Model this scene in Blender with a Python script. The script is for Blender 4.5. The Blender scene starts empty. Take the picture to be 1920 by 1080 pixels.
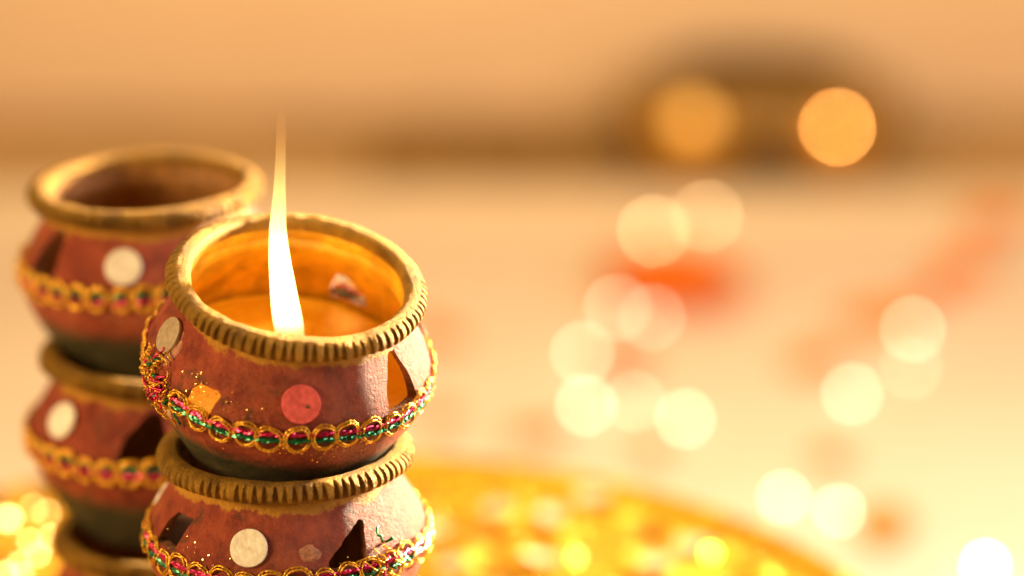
import bpy, bmesh, math, random
from mathutils import Vector, Matrix, noise as mnoise
C = bpy.context.scene
col = C.collection
S = 0.01                                   # everything below is written in centimetres
PI = math.pi
R = math.radians
rnd = random.Random(7)

# ------------------------------------------------------------------ camera
PITCH = R(17.0)
CAMH = 46.7
cd = bpy.data.cameras.new('camera')
cam = bpy.data.objects.new('camera', cd)
col.objects.link(cam)
cam.location = (0, 0, CAMH * S)
cam.rotation_euler = (R(90) - PITCH, 0, 0)
cd.sensor_width = 36
cd.lens = 100
cd.clip_start = 0.02
cd.clip_end = 50
cd.dof.use_dof = True
cd.dof.focus_distance = 69.6 * S
cd.dof.aperture_fstop = 3.3
cd.dof.aperture_blades = 0
C.camera = cam

# ------------------------------------------------------------------ world and lamps
w = bpy.data.worlds.new('World')
C.world = w
w.use_nodes = True
wb = w.node_tree.nodes['Background']
wb.inputs[0].default_value = (1.0, 0.54, 0.20, 1)
wb.inputs[1].default_value = 0.20

def area(name, loc, target, size, energy, color, sizey=None):
    ld = bpy.data.lights.new(name, 'AREA')
    ld.energy = energy
    ld.color = color
    ld.size = size * S
    if sizey:
        ld.shape = 'RECTANGLE'
        ld.size_y = sizey * S
    o = bpy.data.objects.new(name, ld)
    col.objects.link(o)
    o.location = Vector(loc) * S
    d = (Vector(target) - Vector(loc))
    o.rotation_euler = d.to_track_quat('-Z', 'Y').to_euler()
    return o

def spot(name, loc, target, energy, color, angle, radius, blend=.6):
    ld = bpy.data.lights.new(name, 'SPOT')
    ld.energy = energy
    ld.color = color
    ld.spot_size = R(angle)
    ld.spot_blend = blend
    ld.shadow_soft_size = radius * S
    o = bpy.data.objects.new(name, ld)
    col.objects.link(o)
    o.location = Vector(loc) * S
    o.rotation_euler = (Vector(target) - Vector(loc)).to_track_quat('-Z', 'Y').to_euler()
    return o
spot('key_lamp', (84, 142, 45), (-7, 71, 22.5), 680, (1.0, 0.78, 0.50), 15, 9, .5)
area('table_lamp', (47, 74, 38), (34, 104, 0), 34, 6.0, (1.0, 0.80, 0.72))  # unseen fill, added to brighten the lower right of the cloth
area('hanging_lamp', (0, 112, 76), (-2, 106, 0), 36, 5.0, (1.0, 0.71, 0.32))  # extra fill from above, added to lift the middle of the cloth
area('wall_lamp', (0, 160, 46), (0, 201, 44), 120, 3.9, (1.0, 0.75, 0.36), 24)  # off-frame fill added to brighten the peach wall
area('front_lamp', (-72, 34, 52), (-6, 70, 20), 24, 7.8, (1.0, 0.68, 0.35))

C.view_settings.view_transform = 'Standard'
C.view_settings.look = 'None'
C.view_settings.exposure = 0
C.view_settings.gamma = 1
C.cycles.use_adaptive_sampling = False
C.cycles.use_denoising = True
C.cycles.max_bounces = 8
C.cycles.caustics_reflective = False
C.cycles.caustics_refractive = False

# ------------------------------------------------------------------ node helpers
class NT:
    def __init__(s, name):
        m = bpy.data.materials.new(name)
        m.use_nodes = True
        s.m = m
        s.t = m.node_tree
        s.n = s.t.nodes
        s.b = s.n['Principled BSDF']
        s.out = s.n['Material Output']
    def node(s, ty, **k):
        n = s.n.new(ty)
        for a, v in k.items():
            setattr(n, a, v)
        return n
    def link(s, a, b):
        s.t.links.new(a, b)
    def put(s, sock, v):
        if hasattr(v, 'is_output'):
            s.link(v, sock)
        else:
            sock.default_value = v
    def coord(s):                       # object coordinates in centimetres
        tc = s.node('ShaderNodeTexCoord')
        vm = s.node('ShaderNodeVectorMath', operation='SCALE')
        s.link(tc.outputs['Object'], vm.inputs[0])
        vm.inputs['Scale'].default_value = 100
        return vm.outputs[0]
    def noise(s, co, scale, detail=4, rough=.55, W=None, dist=0):
        n = s.node('ShaderNodeTexNoise')
        if W is not None:
            n.noise_dimensions = '4D'
            s.put(n.inputs['W'], W)
        s.link(co, n.inputs['Vector'])
        n.inputs['Scale'].default_value = scale
        n.inputs['Detail'].default_value = detail
        n.inputs['Roughness'].default_value = rough
        n.inputs['Distortion'].default_value = dist
        return n.outputs['Fac']
    def ramp(s, v, stops, interp='LINEAR'):
        r = s.node('ShaderNodeValToRGB')
        r.color_ramp.interpolation = interp
        e = r.color_ramp.elements
        while len(e) < len(stops):
            e.new(.5)
        for i, (p, c) in enumerate(stops):
            e[i].position = p
            e[i].color = (c, c, c, 1) if isinstance(c, (int, float)) else tuple(c) + (1,)
        s.link(v, r.inputs[0])
        return r.outputs[0]
    def mix(s, f, a, b, mode='MIX'):
        n = s.node('ShaderNodeMix', data_type='RGBA', blend_type=mode)
        s.put(n.inputs[0], f)
        s.put(n.inputs[6], a if hasattr(a, 'is_output') else tuple(a) + (1,))
        s.put(n.inputs[7], b if hasattr(b, 'is_output') else tuple(b) + (1,))
        return n.outputs[2]
    def math(s, op, a, b=0.0, c=None):
        n = s.node('ShaderNodeMath', operation=op)
        s.put(n.inputs[0], a)
        s.put(n.inputs[1], b)
        if c is not None:
            s.put(n.inputs[2], c)
        return n.outputs[0]
    def bump(s, h, dist, strength=1.0, prev=None):
        n = s.node('ShaderNodeBump')
        n.inputs['Strength'].default_value = strength
        n.inputs['Distance'].default_value = dist * S
        s.link(h, n.inputs['Height'])
        if prev is not None:
            s.link(prev, n.inputs['Normal'])
        return n.outputs[0]
    def set(s, **k):
        for a, v in k.items():
            s.put(s.b.inputs[a.replace('_', ' ')], v if not isinstance(v, tuple) else v + (1,))

def simple(name, color, rough=.5, metal=0.0, vary=.25, scale=6, bump=0.0):
    t = NT(name)
    co = t.coord()
    n = t.noise(co, scale, 5)
    d = tuple(c * (1 - vary) for c in color)
    u = tuple(min(1, c * (1 + vary)) for c in color)
    t.set(Base_Color=t.mix(t.ramp(n, [(.35, 0.), (.65, 1.)]), d, u), Roughness=rough, Metallic=metal)
    if bump:
        t.link(t.bump(n, bump), t.b.inputs['Normal'])
    return t.m

def pot_material():
    t = NT('painted_clay')
    co = t.coord()
    oi = t.node('ShaderNodeObjectInfo')
    W = t.math('MULTIPLY', oi.outputs['Random'], 31.0)
    sx = t.node('ShaderNodeSeparateXYZ')
    t.link(co, sx.inputs[0])
    z = sx.outputs[2]
    big = t.noise(co, .55, 4, .6, W)
    med = t.noise(co, 1.7, 6, .65, W)
    fine = t.noise(co, 9, 6, .7, W)
    grit = t.noise(co, 34, 3, .6, W)
    red = t.mix(t.ramp(med, [(.34, 0.), (.66, 1.)]), (.19, .022, .008), (.50, .092, .032))
    red = t.mix(t.ramp(big, [(.5, 0.), (.72, .75)]), red, (.56, .15, .055))
    red = t.mix(t.ramp(fine, [(.55, 0.), (.75, .35)]), red, (.44, .12, .05))
    # scuffs where grey-brown clay shows
    sc = t.noise(co, 1.15, 7, .72, W, 1.2)
    red = t.mix(t.ramp(sc, [(.56, 0.), (.63, .8)]), red, (.10, .05, .02))
    # gold paint near the neck
    zn = t.math('ADD', z, t.math('MULTIPLY', t.math('SUBTRACT', med, .5), .9))
    gold = t.mix(fine, (.42, .18, .010), (.74, .36, .026))
    gm = t.ramp(t.math('SUBTRACT', zn, 3.9), [(.47, 0.), (.56, 1.)])
    c = t.mix(gm, red, gold)
    # olive underside
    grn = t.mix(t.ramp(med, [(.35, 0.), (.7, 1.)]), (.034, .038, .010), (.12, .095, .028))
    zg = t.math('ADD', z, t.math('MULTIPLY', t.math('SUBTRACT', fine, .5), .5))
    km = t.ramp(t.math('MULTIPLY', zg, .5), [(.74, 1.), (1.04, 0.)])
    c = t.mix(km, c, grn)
    c = t.mix(t.ramp(grit, [(.60, 0.), (.78, .3)]), c, (.50, .22, .07))
    t.set(Base_Color=c, Roughness=t.ramp(fine, [(.3, .42), (.7, .68)]))
    t.set(Specular_IOR_Level=.38)
    b = t.bump(grit, .05, 1.0)
    b = t.bump(fine, .11, .9, b)
    t.link(t.bump(med, .14, .6, b), t.b.inputs['Normal'])
    return t.m

def gold_paint():
    t = NT('old_gold_paint')
    co = t.coord()
    oi = t.node('ShaderNodeObjectInfo')
    W = t.math('MULTIPLY', oi.outputs['Random'], 17.0)
    n1 = t.noise(co, 1.3, 6, .65, W)
    n2 = t.noise(co, 13, 5, .7, W)
    n3 = t.noise(co, 42, 3, .6, W)
    c = t.mix(t.ramp(n1, [(.35, 0.), (.7, 1.)]), (.22, .108, .008), (.58, .31, .020))
    c = t.mix(t.ramp(n2, [(.5, 0.), (.72, .6)]), c, (.17, .078, .022))
    c = t.mix(t.ramp(t.noise(co, 1.9, 5, .7, W, .8), [(.64, 0.), (.71, .75)]), c, (.20, .11, .05))
    t.set(Base_Color=c, Roughness=t.ramp(n2, [(.3, .36), (.7, .6)]), Metallic=.42)
    b = t.bump(n3, .06, 1.0)
    t.link(t.bump(n2, .11, 1.0, b), t.b.inputs['Normal'])
    return t.m

M = {}
M['clay'] = pot_material()
M['rim'] = gold_paint()
M['inner'] = simple('inner_gold_wash', (.66, .33, .012), .42, .15, .3, 1.6, .08)  # brighter amber copy: flame glow put into the burning pot's inner clay
M['inner_dark'] = simple('inner_bare_clay', (.34, .16, .04), .6, .1, .4, 2.2, .05)  # darker copy of the inner clay: unlit shade put into the colour
M['cut'] = simple('cut_clay', (.22, .085, .035), .85, 0, .5, 5, .08)
M['gold_thread'] = simple('gold_thread', (.86, .42, .035), .3, .65, .3, 14)
M['pink_thread'] = simple('pink_thread', (.62, .02, .10), .24, .45, .55, 9)
M['green_thread'] = simple('green_thread', (.02, .19, .07), .22, .5, .6, 9)
M['mirror_cream'] = simple('cream_mirror_disc', (.98, .88, .70), .24, .1, .17, 5, .02)
M['mirror_pink'] = simple('pink_mirror_disc', (.88, .15, .14), .34, .1, .22, 6, .01)
M['mirror_grey'] = simple('tarnished_mirror_disc', (.46, .35, .21), .45, .35, .15, 8, .02)
M['glue'] = simple('dried_glue', (.55, .35, .19), .35, 0, .3, 8, .04)
M['dust'] = simple('dusty_smear', (.40, .17, .085), .6, 0, .35, 9, .06)
M['glitter'] = simple('gold_glitter', (1.0, .62, .16), .18, .95, .1, 8)
M['petal'] = simple('marigold_petal', (.97, .23, .001), .6, 0, .25, 2)
M['petal_pale'] = simple('cream_petal', (.90, .68, .42), .5, 0, .12, 2)
M['brass'] = simple('dull_brass', (.60, .30, .02), .42, .5, .3, 1)
M['darkwood'] = simple('dark_wood', (.23, .12, .02), .6, 0, .4, .4)
M['bandwood'] = simple('brown_wood', (.40, .25, .11), .6, 0, .25, .12)
M['wire'] = simple('lamp_socket', (.45, .25, .06), .4, .5, .2, 5)

t = NT('candle_wax')
co = t.coord()
n = t.noise(co, 2.2, 5)
t.set(Base_Color=t.mix(t.ramp(n, [(.3, 0.), (.7, 1.)]), (.86, .38, .012), (.95, .52, .025)), Roughness=.55)
t.set(Specular_IOR_Level=.2)
t.set(Subsurface_Weight=.5, Subsurface_Scale=.006, Subsurface_Radius=(1.0, .5, .12)[:3] and Vector((1.0, .5, .12)))
t.link(t.bump(t.noise(co, 6, 4), .05, .7), t.b.inputs['Normal'])
M['wax'] = t.m

t = NT('white_cloth')
co = t.coord()
n = t.noise(co, .07, 4)
c = t.mix(n, (.80, .66, .50), (.86, .74, .60))
t.set(Base_Color=c, Roughness=.8)
t.link(t.bump(t.noise(co, 6, 3), .05, .5), t.b.inputs['Normal'])
M['cloth'] = t.m

t = NT('peach_wall_paint')
co = t.coord()
n = t.noise(co, .05, 4)
t.set(Base_Color=t.mix(n, (.66, .46, .28), (.78, .56, .36)), Roughness=.8)
M['wall'] = t.m

t = NT('embossed_gold_foil')
co = t.coord()
v = t.node('ShaderNodeTexVoronoi', feature='F1')
t.link(co, v.inputs['Vector'])
v.inputs['Scale'].default_value = 1.25
n = t.noise(co, .9, 5, .6)
c = t.mix(t.ramp(n, [(.35, 0.), (.65, 1.)]), (.62, .30, .004), (.92, .50, .010))
c = t.mix(t.ramp(t.noise(co, .8, 3), [(.56, 0.), (.64, .85)]), c, (.16, .06, .002))
t.set(Base_Color=c, Metallic=.6, Roughness=.33)
b = t.bump(v.outputs['Distance'], .35, 1.0)
t.link(t.bump(n, .9, .8, b), t.b.inputs['Normal'])
M['foil'] = t.m

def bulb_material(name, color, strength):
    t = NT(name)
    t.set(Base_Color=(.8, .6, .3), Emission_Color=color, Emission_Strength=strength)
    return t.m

# flame: hot and opaque low down, fading to a thin orange wisp
t = NT('flame')
co = t.coord()
sx = t.node('ShaderNodeSeparateXYZ')
t.link(co, sx.inputs[0])
h = t.math('DIVIDE', sx.outputs[2], 6.8)
colr = t.ramp(h, [(0., (1, .50, .10)), (.12, (1, .60, .18)), (.22, (1, .66, .20)), (.46, (1, .66, .22)), (.55, (1, .74, .22)), (.70, (1, .66, .18)), (.82, (1, .46, .12)), (1., (1, .3, .08))])
stren = t.ramp(h, [(0., .06), (.12, .11), (.21, .9), (.38, .9), (.45, .42), (.52, .22), (.60, .13), (.72, .09), (1., .06)])
em = t.node('ShaderNodeEmission')
t.link(colr, em.inputs[0])
t.link(t.math('MULTIPLY', stren, 15), em.inputs[1])
tr = t.node('ShaderNodeBsdfTransparent')
lw = t.node('ShaderNodeLayerWeight')
lw.inputs['Blend'].default_value = .5
edge = t.ramp(lw.outputs['Facing'], [(.45, 1.), (.97, 0.)])
al = t.ramp(h, [(0., .35), (.12, .85), (.2, 1.), (.52, 1.), (.58, .8), (.67, .5), (.76, .28), (.88, .10), (1., 0.)])
ms = t.node('ShaderNodeMixShader')
t.link(t.math('MULTIPLY', al, edge), ms.inputs[0])
t.link(tr.outputs[0], ms.inputs[1])
t.link(em.outputs[0], ms.inputs[2])
t.link(ms.outputs[0], t.out.inputs[0])
M['flame'] = t.m

# ------------------------------------------------------------------ object helpers
def mesh_of(verts, faces, smooth=True, name='m'):
    me = bpy.data.meshes.new(name)
    me.from_pydata([(v[0] * S, v[1] * S, v[2] * S) for v in verts], [], faces)
    me.update()
    if smooth:
        me.shade_smooth()
    return me

def obj(name, me, mat=None, parent=None, kind=None, label=None):
    o = bpy.data.objects.new(name, me)
    if mat is not None and not me.materials:
        me.materials.append(mat)
    col.objects.link(o)
    if parent:
        o.parent = parent
    if kind:
        o['kind'] = kind
    if label:
        o['label'] = label
    return o

def thing(name, label, cat, loc=(0, 0, 0), rot=(0, 0, 0), group=None):
    o = bpy.data.objects.new(name, None)
    o.empty_display_size = .02
    col.objects.link(o)
    o.location = Vector(loc) * S
    o.rotation_euler = rot
    tag(o, label, cat, group)
    return o

def tag(o, label, cat, group=None):
    o['label'] = label
    o['category'] = cat
    if group:
        o['group'] = group
    return o

def lathe(prof, n, closed=False, caps=(False, False), disp=None):
    """revolve (r, z) about z; th=0 faces the camera (-Y), positive th to the right"""
    V, F = [], []
    for i, (r, z) in enumerate(prof):
        for j in range(n):
            th = 2 * PI * j / n
            rr, zz = r, z
            if disp:
                rr, zz = disp(i, th, r, z)
            V.append((rr * math.sin(th), -rr * math.cos(th), zz))
    m = len(prof)
    for i in range(m if closed else m - 1):
        a, b = i * n, ((i + 1) % m) * n
        for j in range(n):
            k = (j + 1) % n
            F.append((a + j, a + k, b + k, b + j))
    if caps[0]:
        F.append(tuple(range(n))[::-1])
    if caps[1]:
        F.append(tuple((m - 1) * n + j for j in range(n)))
    return V, F

def tube(pts, rad, sides=6, closed=False):
    V, F = [], []
    n = len(pts)
    pts = [Vector(p) for p in pts]
    for i, p in enumerate(pts):
        if closed:
            d = pts[(i + 1) % n] - pts[i - 1]
        else:
            d = pts[min(i + 1, n - 1)] - pts[max(i - 1, 0)]
        d.normalize()
        a = Vector((0, 0, 1)) if abs(d.z) < .9 else Vector((1, 0, 0))
        u = d.cross(a).normalized()
        v = d.cross(u)
        r = rad(i / n) if callable(rad) else rad
        for k in range(sides):
            t_ = 2 * PI * k / sides
            V.append(p + (u * math.cos(t_) + v * math.sin(t_)) * r)
    for i in range(n if closed else n - 1):
        a, b = i * sides, ((i + 1) % n) * sides
        for k in range(sides):
            l = (k + 1) % sides
            F.append((a + k, b + k, b + l, a + l))
    if not closed:
        F.append(tuple(range(sides)))
        F.append(tuple((n - 1) * sides + k for k in range(sides))[::-1])
    return V, F

def join(parts):
    V, F = [], []
    for v, f in parts:
        o = len(V)
        V += [tuple(x) for x in v]
        F += [tuple(i + o for i in q) for q in f]
    return V, F

def smoothprof(pts, sub=4):
    out = []
    for i in range(len(pts) - 1):
        p0 = Vector(pts[max(i - 1, 0)]); p1 = Vector(pts[i]); p2 = Vector(pts[i + 1]); p3 = Vector(pts[min(i + 2, len(pts) - 1)])
        for k in range(sub):
            t_ = k / sub
            out.append(tuple(.5 * ((2 * p1) + (p2 - p0) * t_ + (2 * p0 - 5 * p1 + 4 * p2 - p3) * t_ * t_ + (3 * p1 - p0 - 3 * p2 + p3) * t_ ** 3)))
    out.append(tuple(pts[-1]))
    return out

# ------------------------------------------------------------------ setting
def grid_sheet(x0, x1, y0, y1, nx, ny, zf, thick):
    V, F = [], []
    for s_, dz in ((0, 0), (1, -thick)):
        for j in range(ny + 1):
            for i in range(nx + 1):
                x = x0 + (x1 - x0) * i / nx
                y = y0 + (y1 - y0) * j / ny
                V.append((x, y, (zf(x, y) if s_ == 0 else 0) + dz))
    q = (nx + 1) * (ny + 1)
    for j in range(ny):
        for i in range(nx):
            a = j * (nx + 1) + i
            F.append((a, a + 1, a + nx + 2, a + nx + 1))
            F.append((q + a, q + a + nx + 1, q + a + nx + 2, q + a + 1))
    for i in range(nx):
        F.append((i, q + i, q + i + 1, i + 1))
        a = ny * (nx + 1) + i
        F.append((a, a + 1, q + a + 1, q + a))
    for j in range(ny):
        a = j * (nx + 1)
        F.append((a, a + nx + 1, q + a + nx + 1, q + a))
        a += nx
        F.append((a, q + a, q + a + nx + 1, a + nx + 1))
    return V, F

def cloth_z(x, y):
    return .12 * mnoise.noise(Vector((x * .03, y * .05, 3.1))) + .05 * mnoise.noise(Vector((x * .11, y * .1, 9.1)))
V, F = grid_sheet(-90, 110, -30, 175, 80, 90, lambda x, y: min(0, cloth_z(x, y) - .12), 1.2)
o = obj('table_cloth', mesh_of(V, F), M['cloth'], kind='structure')

V, F = [], []
def box(x0, x1, y0, y1, z0, z1):
    v = [(x, y, z) for z in (z0, z1) for y in (y0, y1) for x in (x0, x1)]
    return v, [(0, 2, 3, 1), (4, 5, 7, 6), (0, 1, 5, 4), (2, 6, 7, 3), (0, 4, 6, 2), (1, 3, 7, 5)]
def bevel_box(x0, x1, y0, y1, z0, z1, b=.3):
    me = mesh_of(*box(x0, x1, y0, y1, z0, z1), smooth=False)
    bm = bmesh.new(); bm.from_mesh(me)
    bmesh.ops.recalc_face_normals(bm, faces=bm.faces)
    bmesh.ops.bevel(bm, geom=list(bm.edges), offset=b * S, segments=2, affect='EDGES')
    bm.to_mesh(me); bm.free()
    return me
obj('wall', bevel_box(-150, 170, 201, 207, -3, 120), M['wall'], kind='structure')
obj('table_top', bevel_box(-100, 120, -40, 200.5, -4, -1.25, .3), M['bandwood'], kind='structure')

# ------------------------------------------------------------------ golden plate on a foot
PC = (-6.2, 74.5)
PZ = 12.1
plate = thing('footed_plate', 'large round golden foil plate carrying both stacks of clay lamps', 'plate', (PC[0], PC[1], 0))
plate.scale = (1.025, 1.025, 1)
prof = smoothprof([(.01, PZ - .5), (4, PZ - .5), (15, PZ - .45), (16.8, PZ - .15), (17.55, PZ + .15), (17.7, PZ + .32), (17.5, PZ + .40), (17.1, PZ + .28), (16.3, PZ + .06), (14.5, PZ), (4, PZ), (.01, PZ)], 3)
def pdisp(i, th, r, z):
    return r, z + (.05 * mnoise.noise(Vector((r * math.sin(th) * .6, r * math.cos(th) * .6, 1.))) if r < 16.5 and z > PZ - .1 else 0) * (1 if r > 1 else 0)
obj('plate_dish', mesh_of(*lathe(prof, 160, disp=pdisp)), M['foil'], plate)
prof = smoothprof([(.01, 0.02), (7.5, 0.02), (7.6, .4), (6.5, 1.2), (3.0, 3.0), (1.8, 5.5), (1.7, 8), (3.2, 10.4), (6.5, PZ - .56)], 4)
obj('pedestal', mesh_of(*lathe(prof, 64)), M['foil'], plate)
# raised petal-shaped embossing on the dish, one welded relief
parts = []
for ring, (rr, cnt, ln) in enumerate(((15.6, 48, 1.0), (13.2, 36, 1.5), (10.6, 28, 1.5), (7.8, 20, 1.5))):
    for k in range(cnt):
        a = 2 * PI * (k + .5 * (ring % 2)) / cnt
        c = Vector((rr * math.sin(a), -rr * math.cos(a), PZ - .02))
        rad = Vector((math.sin(a), -math.cos(a), 0)); tan = Vector((math.cos(a), math.sin(a), 0))
        wv = PI * rr / cnt * .82
        v = [c + Vector((0, 0, .26 + .1 * rnd.random()))]
        for q in range(8):
            b_ = 2 * PI * q / 8
            v.append(c + rad * (math.cos(b_) * ln * .8) + tan * (math.sin(b_) * wv))
        f = [(0, 1 + q, 1 + (q + 1) % 8) for q in range(8)]
        parts.append((v, f))
o = obj('embossing', mesh_of(*join(parts), smooth=False), M['foil'], plate, kind='stuff')

# ------------------------------------------------------------------ clay lamp
OUT = [(.01, .02), (1.9, 0), (2.25, .14), (2.52, .45), (2.84, .92), (3.18, 1.5), (3.44, 2.05), (3.57, 2.5), (3.58, 2.85), (3.46, 3.25), (3.24, 3.68), (3.0, 4.08), (2.85, 4.36), (2.80, 4.62)]
INN = [(2.72, 4.66), (2.68, 4.4), (2.82, 4.1), (3.06, 3.6), (3.24, 3.15), (3.33, 2.75), (3.3, 2.3), (3.1, 1.75), (2.75, 1.2), (2.2, .7), (1.2, .5), (.01, .48)]
OUTS = smoothprof(OUT, 4)
INNS = smoothprof(INN, 3)
def surf_r(z):
    for (r0, z0), (r1, z1) in zip(OUTS[4:], OUTS[5:]):
        if z0 <= z <= z1:
            f = (z - z0) / max(1e-6, z1 - z0)
            return r0 + (r1 - r0) * f
    return 3.5
def surf(th, z, off=0.0):
    """point, outward normal and tangents on the outer wall"""
    e = .12
    r = surf_r(z)
    dr = (surf_r(z + e) - surf_r(z - e)) / (2 * e)
    out = Vector((math.sin(th), -math.cos(th), 0))
    nrm = (out - Vector((0, 0, dr))).normalized()
    tan = Vector((math.cos(th), math.sin(th), 0))
    up = nrm.cross(tan) * 1
    if up.z < 0:
        up = -up
    return out * r + Vector((0, 0, z)) + nrm * off, nrm, tan, up

def prism_cutter(th, poly):
    """poly: (s along the wall, z) in cm, pushed radially from r=1.5 to r=5"""
    out = Vector((math.sin(th), -math.cos(th), 0)); tan = Vector((math.cos(th), math.sin(th), 0))
    n = len(poly)
    # roughen the cut
    P = []
    for i in range(n):
        a = Vector(poly[i]); b = Vector(poly[(i + 1) % n])
        for k in range(4):
            p = a.lerp(b, k / 4)
            P.append((p.x + rnd.uniform(-.022, .022), p.y + rnd.uniform(-.022, .022)))
    n = len(P)
    V = [out * 2.1 + tan * s_ * .72 + Vector((0, 0, z)) for s_, z in P] + [out * 5 + tan * s_ * 1.25 + Vector((0, 0, z)) for s_, z in P]
    F = [tuple(range(n)), tuple(range(n, 2 * n))[::-1]]
    for i in range(n):
        j = (i + 1) % n
        F.append((i, i + n, j + n, j))
    return V, F

def make_body(seed, holes, nseg, inner_mat):
    off = Vector((seed * 3.7, seed * 1.3, seed))
    ni = len(OUTS)
    prof = OUTS + INNS
    def disp(i, th, r, z):
        p = Vector((r * math.sin(th), r * math.cos(th), z))
        if r < .5:
            return r, z
        k = mnoise.noise(p * .5 + off) * .055 + mnoise.noise(p * 1.8 + off) * .016
        return r + k * (1 if i < ni else .6), z
    V, F = lathe(prof, nseg, caps=(True, True), disp=disp)
    me = mesh_of(V, F)
    bm = bmesh.new(); bm.from_mesh(me)
    bmesh.ops.recalc_face_normals(bm, faces=bm.faces)
    bm.to_mesh(me); bm.free()
    me.materials.append(M['clay']); me.materials.append(inner_mat); me.materials.append(M['cut'])
    for p in me.polygons:
        p.material_index = 1 if (p.index // nseg >= ni and p.index < len(F) - 2) or p.index == len(F) - 1 else 0
    for i, (th, poly) in enumerate(holes):
        V, F = prism_cutter(th, poly)
        cm = mesh_of(V, F, smooth=False)
        bm = bmesh.new(); bm.from_mesh(cm)
        bmesh.ops.recalc_face_normals(bm, faces=bm.faces)
        bm.to_mesh(cm); bm.free()
        for k in range(3):
            cm.materials.append(me.materials[k])
        for p in cm.polygons:
            p.material_index = 2
        a = bpy.data.objects.new('a', me); b = bpy.data.objects.new('b', cm)
        col.objects.link(a); col.objects.link(b)
        md = a.modifiers.new('x', 'BOOLEAN')
        md.object = b; md.operation = 'DIFFERENCE'; md.solver = 'EXACT'; md.material_mode = 'INDEX'
        dg = bpy.context.evaluated_depsgraph_get()
        me2 = bpy.data.meshes.new_from_object(a.evaluated_get(dg))
        bpy.data.objects.remove(a); bpy.data.objects.remove(b)
        me = me2
    me.shade_smooth()
    me.set_sharp_from_angle(angle=R(38))
    return me

RIMP = [(2.76, 4.56), (2.88, 4.62), (3.02, 4.68), (3.14, 4.74), (3.215, 4.82), (3.24, 4.90), (3.23, 5.00), (3.18, 5.09), (3.10, 5.16), (3.01, 5.21), (2.92, 5.22), (2.84, 5.22), (2.76, 5.20), (2.70, 5.15), (2.66, 5.06), (2.66, 4.92), (2.68, 4.75), (2.72, 4.6)]
RIMS = smoothprof(RIMP, 3)
def make_rim(seed, nseg, notches, depth=.105, inner=None, chips=()):
    rr = random.Random(seed)
    off = Vector((seed * 2.1, seed, seed * .7))
    jit = [rr.uniform(-.34, .34) for _ in range(notches + 1)]
    dep = [rr.uniform(.35, 1.2) for _ in range(notches + 1)]
    i0, i1 = 3 * 2.4, 3 * 9.0
    def disp(i, th, r, z):
        a = th / (2 * PI) * notches
        k = int(round(a)) % notches
        x = (a - round(a)) + jit[k] * .35
        m = 0.0
        if i0 < i < i1:
            f = (i - i0) / (i1 - i0)
            m = min(1, f * 8) * min(1, (1 - f) * 2.2)
            wdt = .19 + .17 * (1 - f)
            g = max(0, 1 - abs(x / wdt) ** 2.6)
            m = m * g * depth * dep[k] - (.018 * min(1, f * 5) * min(1, (1 - f) * 5)) * (1 - g)
        p = Vector((r * math.sin(th), r * math.cos(th), z))
        wob = mnoise.noise(p * .5 + off) * .05 + mnoise.noise(p * 2.6 + off) * .022 + mnoise.noise(p * 9 + off) * .006
        cx, cz = 2.95, 4.9
        d = Vector((r - cx, z - cz))
        L = max(d.length, .05)
        for (ct, cw, cdp) in chips:
            da = (th - ct + PI) % (2 * PI) - PI
            if abs(da) < cw:
                m += cdp * (1 - (da / cw) ** 2) * (1 if z > 4.9 else .3)
        d = d / L * (L - m + wob)
        return cx + d.x, cz + d.y
    V, F = lathe(RIMS, nseg, closed=True, disp=disp)
    me = mesh_of(V, F)
    me.materials.append(M['rim'])
    me.materials.append(inner)
    for p in me.polygons:
        if p.index // nseg >= 3 * 15:
            p.material_index = 1
    return me

def make_loop(seed, fat=1.0):
    rr = random.Random(seed)
    parts = []
    for s_, (ra, rb, wz) in enumerate(((.335, .345, .05), (.275, .285, .085))):
        n = 30
        ph = rr.uniform(0, 6)
        pts = []
        for k in range(n):
            a = 2 * PI * k / n
            q = 1 + .035 * math.sin(3 * a + ph) + rr.uniform(-.015, .015)
            x = ra * q * math.cos(a); y = rb * q * math.sin(a)
            pts.append((x, wz + .018 * math.sin(5 * a + ph) - x * x / 7.4, y))
        # each strand is two twisted filaments
        for t_ in (0, PI):
            tw = []
            for k in range(n):
                a = 2 * PI * k / n * 9 + t_
                p = Vector(pts[k]); rad = Vector((p.x, 0, p.z)).normalized()
                tw.append(p + rad * (.014 * math.cos(a)) + Vector((0, .014 * math.sin(a), 0)))
            parts.append(tube(tw, .0195 * fat, 5, closed=True))
    me = mesh_of(*join(parts))
    me.materials.append(M['gold_thread'])
    return me
LOOPS = [make_loop(s_) for s_ in range(5)]
THICK = [make_loop(s_ + 20, 2.0) for s_ in range(3)]

def strand_mesh(zf, dz, mat, seed, a0, a1, nloop, thick=.05):
    """crinkled metallic thread bundle running through the loops, fatter inside each"""
    rr = random.Random(seed)
    parts = []
    span = a1 - a0
    steps = max(8, int(nloop * 12))
    for s_ in range(4):
        pts = []
        ph = rr.uniform(0, 6)
        for k in range(steps + 1):
            f = k / steps
            th = a0 + span * f
            u = (f * nloop) % 1.0
            fat = .35 + .65 * math.sin(PI * u) ** .6
            p, n, tn, up = surf(th, zf(th), 0)
            a = ph + s_ * 1.57 + f * nloop * 5.3
            j = rr.uniform(-.012, .012)
            pts.append(p + n * (.055 + .035 * fat * math.cos(a) + j) + up * (dz + .04 * fat * math.sin(a) + j))
        parts.append(tube(pts, thick * rr.uniform(.55, .75), 5))
    me = mesh_of(*join(parts), smooth=False)
    me.materials.append(mat)
    return me

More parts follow.
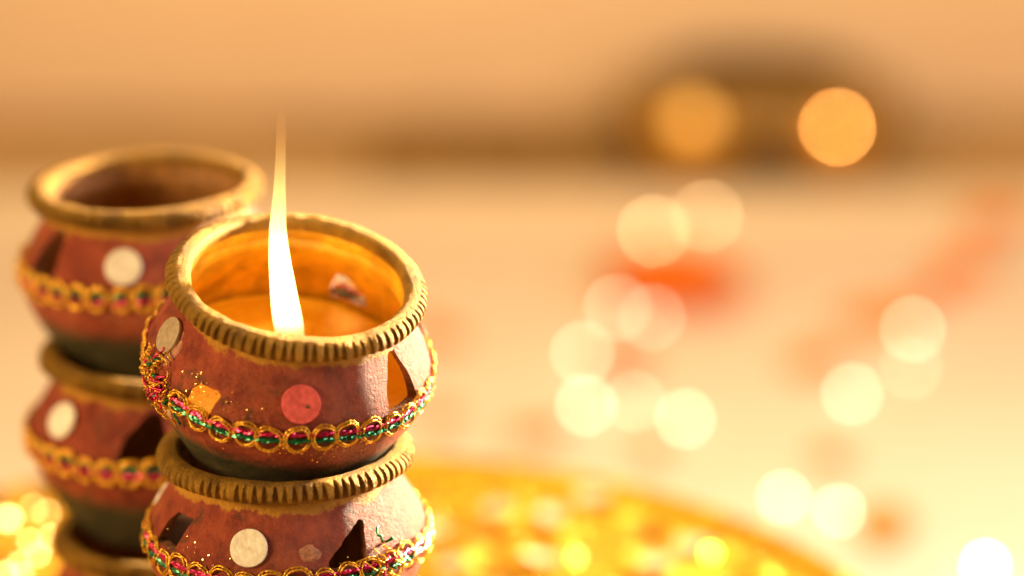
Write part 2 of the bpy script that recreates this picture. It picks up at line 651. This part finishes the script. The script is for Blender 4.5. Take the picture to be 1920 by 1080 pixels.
def add_trim(root, zf, flip=False, start=0.0, gap=None, seed=1):
    rr = random.Random(seed)
    n = 35
    first = 0.0
    a0, a1 = start, start + 2 * PI
    if gap:
        a0, a1 = gap[1], gap[0] + 2 * PI
    cnt = max(1, int(round(n * (a1 - a0) / (2 * PI))))
    su = 1 if not flip else -1
    strand = obj('lace_trim', strand_mesh(zf, .085 * su, M['pink_thread'], seed, a0, a1, cnt), None, root)
    obj('green_thread', strand_mesh(zf, -.085 * su, M['green_thread'], seed + 9, a0, a1, cnt), None, strand)
    for i in range(cnt):
        th = a0 + (a1 - a0) * (i + .5) / cnt + rr.uniform(-.012, .012)
        p, nr, tn, up = surf(th, zf(th) + rr.uniform(-.055, .055), .0)
        o = obj('gold_loop', (THICK[rr.randrange(3)] if flip else LOOPS[rr.randrange(5)]), None, strand)
        mt = Matrix((tn, nr, up)).transposed()
        mt = mt @ Matrix.Rotation(rr.uniform(-.28, .28), 3, 'Y') @ Matrix.Rotation(rr.uniform(-.08, .08), 3, 'Z')
        k = rr.uniform(.90, 1.08)
        o.matrix_local = Matrix.Translation(p * S) @ mt.to_4x4() @ Matrix.Diagonal((k * rr.uniform(.95, 1.06), 1, k, 1))
    return strand

def mirror_disc(root, th, z, mat, rad=.475, label=None, seed=0):
    rr = random.Random(seed)
    pr = [(.01, -.07), (rad * .97, -.07), (rad, -.05), (rad, .012), (rad * .975, .03), (.01, .034)]
    V, F = lathe(pr, 48, disp=lambda i, t_, r, z_: (r * (1 + .02 * mnoise.noise(Vector((math.sin(t_), math.cos(t_), seed)) * 1.7)), z_))
    me = mesh_of(V, F); me.materials.append(mat)
    me.set_sharp_from_angle(angle=R(40))
    p, nr, tn, up = surf(th, z, .055)
    o = obj('mirror_disc', me, None, root, label=label)
    o.matrix_local = Matrix.Translation(p * S) @ Matrix((tn, up, -nr)).transposed().to_4x4() @ Matrix.Rotation(PI, 4, 'X')
    return o

def glitter(root, zf, n, seed, spots=()):
    rr = random.Random(seed)
    V, F = [], []
    for k in range(n):
        if spots and rr.random() < .62:
            c = rr.choice(spots)
            th = c[0] + rr.gauss(0, c[2]); z = c[1] + rr.gauss(0, c[3])
        else:
            th = rr.uniform(-1.7, 1.7); z = zf(th) + rr.gauss(-.05, .28)
        z = min(4.2, max(.8, z))
        p, nr, tn, up = surf(th, z, .035)
        s_ = rr.choice((.008, .010, .013, .02))
        a = rr.uniform(0, PI)
        u = (tn * math.cos(a) + up * math.sin(a)); v_ = (up * math.cos(a) - tn * math.sin(a) + nr * rr.uniform(-.6, .6)).normalized()
        o_ = len(V)
        w_ = nr * s_ * .6
        V += [p + u * s_ + w_, p + v_ * s_ + w_, p - u * s_ + w_, p - v_ * s_ + w_, p - nr * .02]
        F += [(o_, o_ + 1, o_ + 2, o_ + 3), (o_, o_ + 4, o_ + 1), (o_ + 1, o_ + 4, o_ + 2), (o_ + 2, o_ + 4, o_ + 3), (o_ + 3, o_ + 4, o_)]
    me = mesh_of(V, F, smooth=False); me.materials.append(M['glitter'])
    return obj('glitter', me, None, root, kind='stuff')

def frayed(root, th, z, seed, n=46, spread=.34):
    """tangle of loose thread ends where the lace was cut"""
    rr = random.Random(seed)
    groups = {'gold_thread': [], 'pink_thread': [], 'green_thread': []}
    for k in range(n):
        key = rr.choice(['gold_thread'] * 5 + ['pink_thread', 'green_thread'])
        th0 = th + rr.gauss(0, spread * .22); z0 = z + rr.gauss(0, spread * .9)
        a = rr.uniform(0, 2 * PI); ln = rr.uniform(.2, .62)
        curl = rr.uniform(-2.6, 2.6)
        pts = []
        q = 8
        x = y = 0
        for j in range(q + 1):
            f = j / q
            p, nr, tn, up = surf(th0, min(4.2, max(.8, z0)), .03)
            x += math.cos(a + curl * f) * ln / q; y += math.sin(a + curl * f) * ln / q
            pts.append(p + tn * x + up * y + nr * (.03 + rr.uniform(.02, .2) * math.sin(PI * min(1, f * 1.3)) ) )
        groups[key].append(tube(pts, .021 if key == 'gold_thread' else .034, 5))
    first = None
    for key, ps in groups.items():
        if ps:
            me = mesh_of(*join(ps)); me.materials.append(M[key])
            o = obj('frayed_' + key, me, None, first if first else root, kind='stuff')
            first = first or o

def glue_blob(root, th, z, sx_, sz_, seed, mat='glue'):
    V, F = [], []
    n, m = 18, 5
    p, nr, tn, up = surf(th, z, -.01)
    V.append(p + nr * .05)
    for i in range(1, m + 1):
        f = i / m
        for j in range(n):
            a = 2 * PI * j / n
            k = 1 + .3 * mnoise.noise(Vector((math.cos(a) * 1.6, math.sin(a) * 1.6, seed)))
            zz = z + sz_ * f * k * math.sin(a)
            tt = th + sx_ * f * k * math.cos(a) / surf_r(z)
            q, nn, _, _ = surf(tt, zz, .045 * (1 - f ** 3) - .012 + .012 * mnoise.noise(Vector((f * 5, a, seed))))
            V.append(q)
    for j in range(n):
        F.append((0, 1 + j, 1 + (j + 1) % n))
    for i in range(m - 1):
        for j in range(n):
            a = 1 + i * n; b = a + n; k = (j + 1) % n
            F.append((a + j, b + j, b + k, a + k))
    me = mesh_of(V, F); me.materials.append(M[mat])
    return obj('glue_patch', me, None, root)

TRI = lambda w_, h_, z0, lean=0.0: [(-w_ / 2, z0), (w_ / 2, z0), (w_ * .42 + lean * .3, z0 + h_ * .45), (w_ * .12 + lean, z0 + h_), (-w_ * .12 + lean, z0 + h_), (-w_ * .42 + lean * .3, z0 + h_ * .5)]
LEAFL = lambda w_, h_, z0: [(-w_ / 2, z0), (w_ * .28, z0), (w_ * .5, z0 + h_ * .95), (w_ * .38, z0 + h_), (-w_ * .1, z0 + h_ * .98), (-w_ * .36, z0 + h_ * .62)]
LEAFR = lambda w_, h_, z0: [(-s_, z_) for s_, z_ in LEAFL(w_, h_, z0)][::-1]

def lamp(label, loc, rot, seed, holes, discs, nseg, rimseg, depth, inner, trim_z, flip=False, gap=None, group='decorated clay pot lamps', start=0, chips=()):
    root = thing('clay_lamp', label, 'clay lamp', loc, rot, group)
    obj('body', make_body(seed, holes, nseg, inner), None, root)
    obj('rim', make_rim(seed, rimseg, 82, depth, inner, chips=chips), None, root)
    add_trim(root, trim_z, flip, start, gap, seed)
    for i, (th, z, m, rad, lb) in enumerate(discs):
        mirror_disc(root, th, z, M[m], rad, lb, seed * 7 + i)
    return root

FX, FY = -5.72, 67.6
RX = (-9.5, 73.6), (-9.98, 74.9), (-10.07, 76.4)

# front stack, bottom, middle, top
wav = lambda ph, base, amp=.06: (lambda th: base + amp * math.sin(2 * th + ph) + .03 * math.sin(5 * th + ph))
l3 = lamp('lowest terracotta pot lamp of the front stack, standing on the golden plate', (FX + .1, FY + .2, PZ + .02), (0, 0, 0), 3,
          [(R(-60), TRI(1.2, 1.2, 2.7)), (R(40), TRI(1.2, 1.2, 2.7))], [(R(-10), 3.15, 'mirror_cream', .475, None)], 96, 380, .1, M['inner_dark'], wav(1, 2.85))
z2 = PZ + 4.66
l2 = lamp('unlit terracotta pot lamp under the burning one, with cream mirror disc and dark triangular opening', (FX, FY, z2), (0, 0, 0), 5,
          [(R(-54), LEAFL(1.2, .85, 3.15)), (R(30), [(-.62, 3.0), (.45, 3.0), (.62, 3.55), (.74, 3.98), (.58, 4.02), (.0, 3.68), (-.5, 3.3)]), (R(118), TRI(1.3, 1.2, 2.7)), (R(205), TRI(1.3, 1.2, 2.7))],
          [(R(-12), 3.62, 'mirror_cream', .475, None), (R(160), 3.2, 'mirror_cream', .47, None), (R(250), 3.2, 'mirror_cream', .47, None)],
          176, 1230, .105, M['inner_dark'], lambda th: 2.9 + .05 * math.sin(3 * th) - .05 * math.cos(th), start=.05)
TILT, LEAN = R(14.5), R(8)
top_loc = (FX - .26, FY + 1.0, z2 + 4.69)
l1 = lamp('terracotta pot lamp with pink mirror disc tilted forward on top of the front stack', top_loc, (TILT, LEAN, 0), 8,
          [(R(-34), LEAFL(1.15, .95, 2.55)), (R(58), TRI(1.25, 1.35, 2.95, .15)), (R(158), TRI(1.15, .85, 2.75, .2))],
          [(R(9.5), 3.62, 'mirror_pink', .475, 'pink mirror disc with a dark speck'), (R(-66), 3.8, 'mirror_grey', .47, 'tarnished mirror disc seen edge on'), (R(112), 3.6, 'mirror_cream', .47, None), (R(185), 3.2, 'mirror_cream', .47, None)],
          176, 1230, .095, M['inner'], lambda th: 2.78 + .06 * math.sin(2 * th + .5) + .04 * math.sin(5 * th), gap=(R(-62), R(-47)))
pink = [c for c in l1.children if c.name.startswith('mirror_disc') and 'label' in c and 'speck' in c['label']][0]
sp_ = mesh_of(*lathe([(.01, .0), (.05, .0), (.045, .018), (.01, .024)], 10)); sp_.materials.append(M['cut'])
sp = obj('speck', sp_, None, pink)
sp.matrix_local = Matrix.Translation(Vector((.14, .05, .034)) * S)
glitter(l1, lambda th: 2.7, 800, 3, [(R(-14), 3.2, .16, .22), (R(-60), 2.2, .10, .4), (R(-57), 2.4, .1, .3), (R(-54), 2.5, .06, .4), (R(-50), 2.9, .06, .25), (R(-34), 3.3, .08, .2), (R(15), 2.3, .3, .1)])
glitter(l2, lambda th: 2.85, 240, 4, [(R(40), 2.9, .15, .2), (R(-45), 3.1, .2, .2)])
frayed(l1, R(-62), 2.8, 5, 60, .4)
frayed(l1, R(-47), 2.75, 6, 16, .2)
frayed(l2, R(46), 2.95, 7, 24, .25)
glue_blob(l1, R(-60), 3.6, .3, .5, 2, 'dust')
glue_blob(l1, R(-53), 2.3, .42, .4, 3, 'glue')
glue_blob(l2, R(13), 3.5, .3, .24, 4, 'dust')

# candle in the top pot
def pot_pt(p):
    mt = Matrix.Translation(Vector(top_loc)) @ (l1.rotation_euler.to_matrix().to_4x4())
    return mt @ Vector(p)
candle = thing('candle', 'orange wax candle burning with a tall flame inside the top front pot', 'candle', top_loc)
WZ = 2.6
pr = [(.01, .9), (2.0, .95), (2.75, 1.3), (3.05, 1.7), (3.22, 2.2), (3.23, WZ - .06), (3.12, WZ + .04), (3.0, WZ - .03), (2.0, WZ - .08), (.8, WZ - .06), (.3, WZ + .03), (.01, WZ + .05)]
V, F = lathe(smoothprof(pr, 3), 96, disp=lambda i, th, r, z: (r, z + (.035 * mnoise.noise(Vector((r * math.sin(th), r * math.cos(th), 2.)) * 1.3) if z > 1.8 and r > .3 else 0)))
wx = obj('wax', mesh_of(V, F), M['wax'], candle)
wx.rotation_euler = (TILT, LEAN, 0)
ROTM = l1.rotation_euler.to_matrix()
wc = ROTM @ Vector((-.02, -.05, 2.7))
pts = [wc + Vector((0, 0, -.8)), wc + Vector((.02, 0, -.1)), wc + Vector((-.03, 0, .2)), wc + Vector((-.10, 0, .32))]
obj('wick', mesh_of(*tube(pts, .055, 8)), M['darkwood'], candle)
# rows: height above wick base (cm), centre offset, half width
FL = [(0, 0, .02), (.08, 0, .20), (.3, -.02, .33), (.62, -.07, .375), (1.1, -.13, .37), (1.55, -.19, .345), (2.1, -.24, .305), (2.55, -.285, .275), (3.0, -.31, .245), (3.5, -.32, .21), (4.1, -.275, .175), (4.7, -.24, .145), (5.3, -.205, .13), (5.9, -.18, .12), (6.5, -.16, .10), (6.8, -.16, .04)]
V, F = [], []
FLs = []
for i in range(len(FL) - 1):
    for k in range(4):
        FLs.append(tuple(Vector(FL[i]).lerp(Vector(FL[i + 1]), k / 4)))
FLs.append(FL[-1])
n = 28
for (hh, cx, wd) in FLs:
    for j in range(n):
        a = 2 * PI * j / n
        V.append((cx + wd * math.cos(a), .85 * wd * math.sin(a), hh))
for i in range(len(FLs) - 1):
    for j in range(n):
        k = (j + 1) % n
        F.append((i * n + j, i * n + k, (i + 1) * n + k, (i + 1) * n + j))
fl = obj('flame', mesh_of(V, F), M['flame'], candle)
fl.location = (wc + Vector((.15, 0, .0))) * S

# rear stack
r3 = lamp('blurred terracotta pot lamp at the bottom of the rear stack, on the golden plate', (RX[0][0], RX[0][1], PZ + .02), (0, 0, R(0)), 11,
          [(R(-2), TRI(1.5, 1.2, 3.0))], [(R(-50), 3.7, 'mirror_cream', .475, None), (R(40), 3.2, 'mirror_cream', .47, None)], 96, 656, .22, M['inner_dark'], wav(.4, 2.85), True)
r2 = lamp('blurred terracotta pot lamp in the middle of the rear stack, with dark opening', (RX[1][0], RX[1][1], PZ + 4.85), (R(1), R(2), 0), 12,
          [(R(0), TRI(1.6, 1.3, 3.0, .3))], [(R(-46), 3.75, 'mirror_cream', .5, None), (R(50), 3.2, 'mirror_cream', .47, None)], 96, 656, .22, M['inner_dark'], lambda th: 2.85 + .1 * math.sin(th), True)
r1 = lamp('empty unlit terracotta pot lamp on top of the rear stack, its wide mouth open', (RX[2][0], RX[2][1], PZ + 9.2), (R(2), R(-1), 0), 14,
          [(R(-52), TRI(1.2, 1.3, 3.15, .35)), (R(35), TRI(1.3, 1.3, 3.0))], [(R(-5), 3.75, 'mirror_cream', .5, None), (R(80), 3.2, 'mirror_cream', .47, None)], 128, 984, .24, M['inner_dark'], lambda th: 2.95 + .05 * math.sin(3 * th), True)

# ------------------------------------------------------------------ fairy lights on the cloth
def ray(x, y):
    u = (x - 960) / 5333.33; k = (y - 540) / 5333.33
    return Vector((u, math.cos(PITCH) - k * math.sin(PITCH), -math.sin(PITCH) - k * math.cos(PITCH)))
def on_plane(x, y, z):
    d = ray(x, y)
    return Vector((0, 0, CAMH)) + d * ((z - CAMH) / d.z)
def at_depth(x, y, dep):
    return Vector((0, 0, CAMH)) + ray(x, y) * dep

BR = .18
BM = {}
def bulb_mesh(rad):
    pr = [(.001, -rad * 1.1), (rad * .55, -rad * .95), (rad * .9, -rad * .4), (rad, 0), (rad * .88, rad * .5), (rad * .5, rad * .88), (.001, rad)]
    return mesh_of(*lathe(smoothprof(pr, 2), 16))
def socket_mesh(rad):
    pr = [(.001, -rad * 1.9), (rad * .5, -rad * 1.9), (rad * .6, -rad * 1.5), (rad * .6, -rad * .85), (.001, -rad * .8)]
    return mesh_of(*lathe(pr, 12))
BMESH = {}
def fairy(px, py, label, strength, color, z=BR * 1.9, rad=BR, depth=None):
    p = on_plane(px, py, z) if depth is None else at_depth(px, py, depth)
    root = thing('fairy_light', label, 'fairy light', p - Vector((0, 0, 0)), (0, 0, 0), 'glowing fairy lights scattered behind the lamps')  # the plate glints are added bulbs built here too
    key = (round(strength, 1), color, rad)
    if key not in BMESH:
        b_ = bulb_mesh(rad); b_.materials.append(bulb_material('glowing_bulb', color, strength))
        s_ = socket_mesh(rad); s_.materials.append(M['wire'])
        BMESH[key] = (b_, s_)
    obj('bulb', BMESH[key][0], None, root)
    obj('socket', BMESH[key][1], None, root)
    return root
WARM = (1.0, .66, .30); YEL = (1.0, .70, .46)
K = 22
FAIRY = [
    (1225, 433, 'fairy light glow just above the strongest orange flower, left of a touching pair', 1.7, WARM),
    (1325, 405, 'fairy light glow touching the upper right side of another, above the strongest orange flower', 1.25, WARM),
    (1158, 577, 'pale fairy light glow left of the overlapping pair below the strongest orange flower', 1.0, YEL),
    (1222, 595, 'dimmer fairy light glow, right half of the overlapping pair below the strongest orange flower', .75, YEL),
    (1092, 663, 'fairy light glow furthest left of all, midway down the cloth', 1.0, YEL),
    (1098, 760, 'left end of the row of three fairy light glows above the plate edge', 1.1, YEL),
    (1190, 752, 'faint middle fairy light glow in the row of three above the plate edge', .6, YEL),
    (1285, 785, 'right end of the row of three fairy light glows above the plate edge', 1.0, YEL),
    (1712, 617, 'bright upper fairy light glow of the cluster at the far right of the cloth', 1.1, YEL),
    (1708, 690, 'faintest fairy light glow, directly under the bright one at the far right', .45, YEL),
    (1598, 738, 'fairy light glow at lower left of the far right cluster', 1.0, YEL),
    (1470, 933, 'left one of the two touching fairy light glows beside the golden plate edge', 1.0, YEL),
    (1573, 958, 'right one of the two touching fairy light glows beside the golden plate edge', 1.0, YEL),
    (1848, 1060, 'brightest white fairy light glow in the lower right corner', 3.2, (1, .82, .52)),
]
for px, py, lb, s_, c_ in FAIRY:
    fairy(px, py, lb, K * s_, c_)

# dark wooden bowl with two brass cups in front of it, far behind on the cloth
bowl = thing('wooden_bowl', 'wide dark brown wooden bowl far behind on the cloth, blurred', 'bowl', (16.8, 189.0, -1.22))
bowl.scale = (.93, .9, .8)
pr = smoothprof([(.01, .05), (5.0, .05), (5.4, .3), (8.6, 1.6), (10.6, 3.6), (10.0, 5.6), (7.4, 7.0), (7.2, 7.3), (6.8, 7.0), (9.2, 5.4), (9.8, 3.6), (8.0, 1.9), (.01, 1.1)], 3)
obj('bowl_body', mesh_of(*lathe(pr, 72)), M['darkwood'], bowl)
board = obj('serving_board', bevel_box(-9.5, 7.5, 182, 189, -1.22, 1.1, .35), M['darkwood'])
tag(board, 'long low dark board left of the dark wooden bowl, far behind and blurred', 'board')
def brass_cup(x, y, h, r, label):
    c_ = thing('brass_cup', label, 'cup', (x, y, -1.22), (0, 0, 0), 'brass cups standing before the dark bowl')
    pr = smoothprof([(.01, .03), (r * .75, .03), (r * .8, .25), (r * .45, .7), (r * .42, h * .3), (r * .8, h * .5), (r, h * .8), (r * 1.04, h), (r * .98, h + .05), (r * .9, h * .85), (r * .7, h * .62), (.01, h * .55)], 3)
    obj('cup_body', mesh_of(*lathe(pr, 48)), M['brass'], c_)
    pr = [(.01, h * .5), (r * .8, h * .52), (r * .82, h * .86), (.01, h * .88)]
    obj('wax_fill', mesh_of(*lathe(pr, 32)), M['wax'], c_)
    return c_
pb = at_depth(1570, 238, 185)
brass_cup(pb.x, pb.y, pb.z + .9, 2.7, 'brass cup holding a round glowing light, right of its twin before the dark bowl')
fairy(1570, 238, 'round orange light glowing on the right brass cup before the dark bowl', 130, (1, .42, .09), depth=185)
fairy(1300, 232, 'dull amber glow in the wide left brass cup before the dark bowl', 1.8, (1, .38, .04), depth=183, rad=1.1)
pb = at_depth(1300, 225, 185)
brass_cup(pb.x, pb.y, pb.z + 1.3, 3.6, 'wide brass cup with a dull amber gleam, left before the dark bowl')

# ------------------------------------------------------------------ petals
def petal_mesh(L, Wd, cup, seed, mat, th=.05):
    rr = random.Random(seed)
    nu, nv = 8, 6
    V, F = [], []
    for side in (0, 1):
        for i in range(nu + 1):
            u = i / nu
            ww = Wd * (math.sin(PI * min(1, u * .93 + .05)) ** .6) * .5
            for j in range(nv + 1):
                v = j / nv * 2 - 1
                z = cup * (v * v * .6 + (u - .5) ** 2 * 1.6) + .06 * math.sin(v * 9 + seed) * u
                V.append(((u - .5) * L + (.12 * L * math.sin(v * 7 + seed) * .3 if i == nu else 0), v * ww, z + .06 - side * th))
    q = (nu + 1) * (nv + 1)
    for i in range(nu):
        for j in range(nv):
            a = i * (nv + 1) + j
            F.append((a, a + nv + 1, a + nv + 2, a + 1))
            F.append((q + a, q + a + 1, q + a + nv + 2, q + a + nv + 1))
    for i in range(nu):
        a = i * (nv + 1); F.append((a, q + a, q + a + nv + 1, a + nv + 1))
        a += nv; F.append((a, a + nv + 1, q + a + nv + 1, q + a))
    for j in range(nv):
        F.append((j, j + 1, q + j + 1, q + j))
        a = nu * (nv + 1) + j; F.append((a, q + a, q + a + 1, a + 1))
    me = mesh_of(V, F); me.materials.append(mat)
    return me
PET = [petal_mesh(2.6, 1.9, .5, k, M['petal']) for k in range(4)]
PETP = [petal_mesh(2.2, 1.7, .4, k + 9, M['petal_pale']) for k in range(3)]

def flower(px, py, rad, label, seed):
    rr = random.Random(seed)
    p = on_plane(px, py, 0)
    root = thing('marigold', label, 'flower', (p.x, p.y, 0), (0, 0, rr.uniform(0, 6)), 'orange marigold heads on the white cloth')
    for ring, (cnt, r_, tilt, z, k) in enumerate(((13, .95, .15, .25, 1.0), (11, .72, .5, .5, .85), (9, .48, .85, .75, .7), (6, .22, 1.2, .9, .5))):
        for q in range(cnt):
            a = 2 * PI * (q + .5 * ring) / cnt
            o = obj('petal', PET[rr.randrange(4)], None, root)
            o.location = Vector((math.cos(a) * rad * r_ * .6, math.sin(a) * rad * r_ * .6, z * rad * .55)) * S
            o.rotation_euler = (rr.uniform(-.2, .2), -tilt * .9, a)
            o.scale = (k * rad / 2.3,) * 3
    return root
flower(1262, 566, 3.7, 'strongest orange marigold head, below the touching pair of light glows', 1)
flower(1172, 690, 1.35, 'small orange marigold head under the overlapping pair of light glows', 2)
def petal(px, py, label, seed, k=1.0, pale=False, z=.02, group='orange petals strewn over the cloth'):
    rr = random.Random(seed)
    p = on_plane(px, py, z)
    m_ = (PETP[rr.randrange(3)] if pale else PET[rr.randrange(4)])
    o = obj('petal', m_)
    tag(o, label, 'petal', group)
    o.location = p * S
    o.rotation_euler = (rr.uniform(-.2, .2), rr.uniform(-.2, .2), rr.uniform(0, 6))
    o.scale = (k, k, k)
PL = [(822, 640, 'faint orange petal just right of the burning lamp', 1.0), (1010, 822, 'faint brownish orange petal above the back edge of the plate', 1.0),
      (1655, 612, 'orange petal touching the left of the bright far right light glow', 1.5), (1530, 690, 'orange petal above left of the lower light glow at far right', 1.2),
      (1800, 520, 'orange petal towards the right edge, upper of the far right petals', 1.4), (1865, 430, 'orange petal highest up at the right picture edge', 1.6),
      (1660, 1000, 'orange petal right of the two light glows beside the plate', 1.1), (1560, 868, 'pale orange petal above the two light glows beside the plate', .8),
      (1225, 850, 'faint orange petal over the plate edge below the row of glows', .7), (1180, 480, 'orange petal left of the strongest marigold head', .9),
      (1745, 560, 'orange petal above the bright far right light glow', 1.0), (830, 790, 'pale orange petal beside the front pot shoulder', .8)]
for i, (px, py, lb, k) in enumerate(PL):
    petal(px, py, lb, i + 5, k * 1.15)
PP = [(935, 962, 'pale petal on the plate, nearest its left centre beside the front pots'), (1030, 972, 'pale petal on the plate, second from the front pots'),
      (1110, 935, 'pale petal on the plate towards its back edge'), (1010, 1055, 'pale petal low on the plate at the picture bottom, left one'),
      (1230, 1062, 'pale petal low on the plate at the picture bottom, right one'), (1300, 1030, 'pale petal beside the yellow glint on the plate'),
      (850, 1065, 'pale petal on the plate next to the lower front pot'), (812, 1000, 'pale petal touching the lower front pot side')]
for i, (px, py, lb) in enumerate(PP):
    petal(px, py, lb, i + 50, .55, True, PZ + .2, 'pale petals lying on the golden plate')
GL = [(15, 972, 2.6, .33), (62, 953, 1.6, .2), (88, 962, 1.6, .2), (56, 1014, 2.2, .2), (95, 1009, 2.2, .2), (71, 1040, 2.4, .2), (36, 1056, 1.8, .2), (12, 1074, 2.6, .2), (42, 1076, 2.0, .2)]  # added glowing bulbs that imitate lamp glints on the foil
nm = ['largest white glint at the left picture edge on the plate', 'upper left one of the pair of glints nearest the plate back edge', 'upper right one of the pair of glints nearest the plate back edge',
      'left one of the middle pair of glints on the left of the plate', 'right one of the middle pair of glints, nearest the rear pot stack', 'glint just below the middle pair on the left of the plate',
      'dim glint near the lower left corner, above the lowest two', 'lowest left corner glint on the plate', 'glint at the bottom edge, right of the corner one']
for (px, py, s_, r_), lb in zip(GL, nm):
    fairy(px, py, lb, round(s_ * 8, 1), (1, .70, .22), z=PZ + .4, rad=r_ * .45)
fairy(1080, 1045, 'yellow glint low on the plate left of its twin', 7, (1, .70, .10), z=PZ + .4, rad=.16)  # added emitter in place of a foil highlight
fairy(1333, 1037, 'bright yellow glint on the plate right of its twin', 14, (1, .80, .06), z=PZ + .4, rad=.17)  # its added twin, also imitating a foil highlight
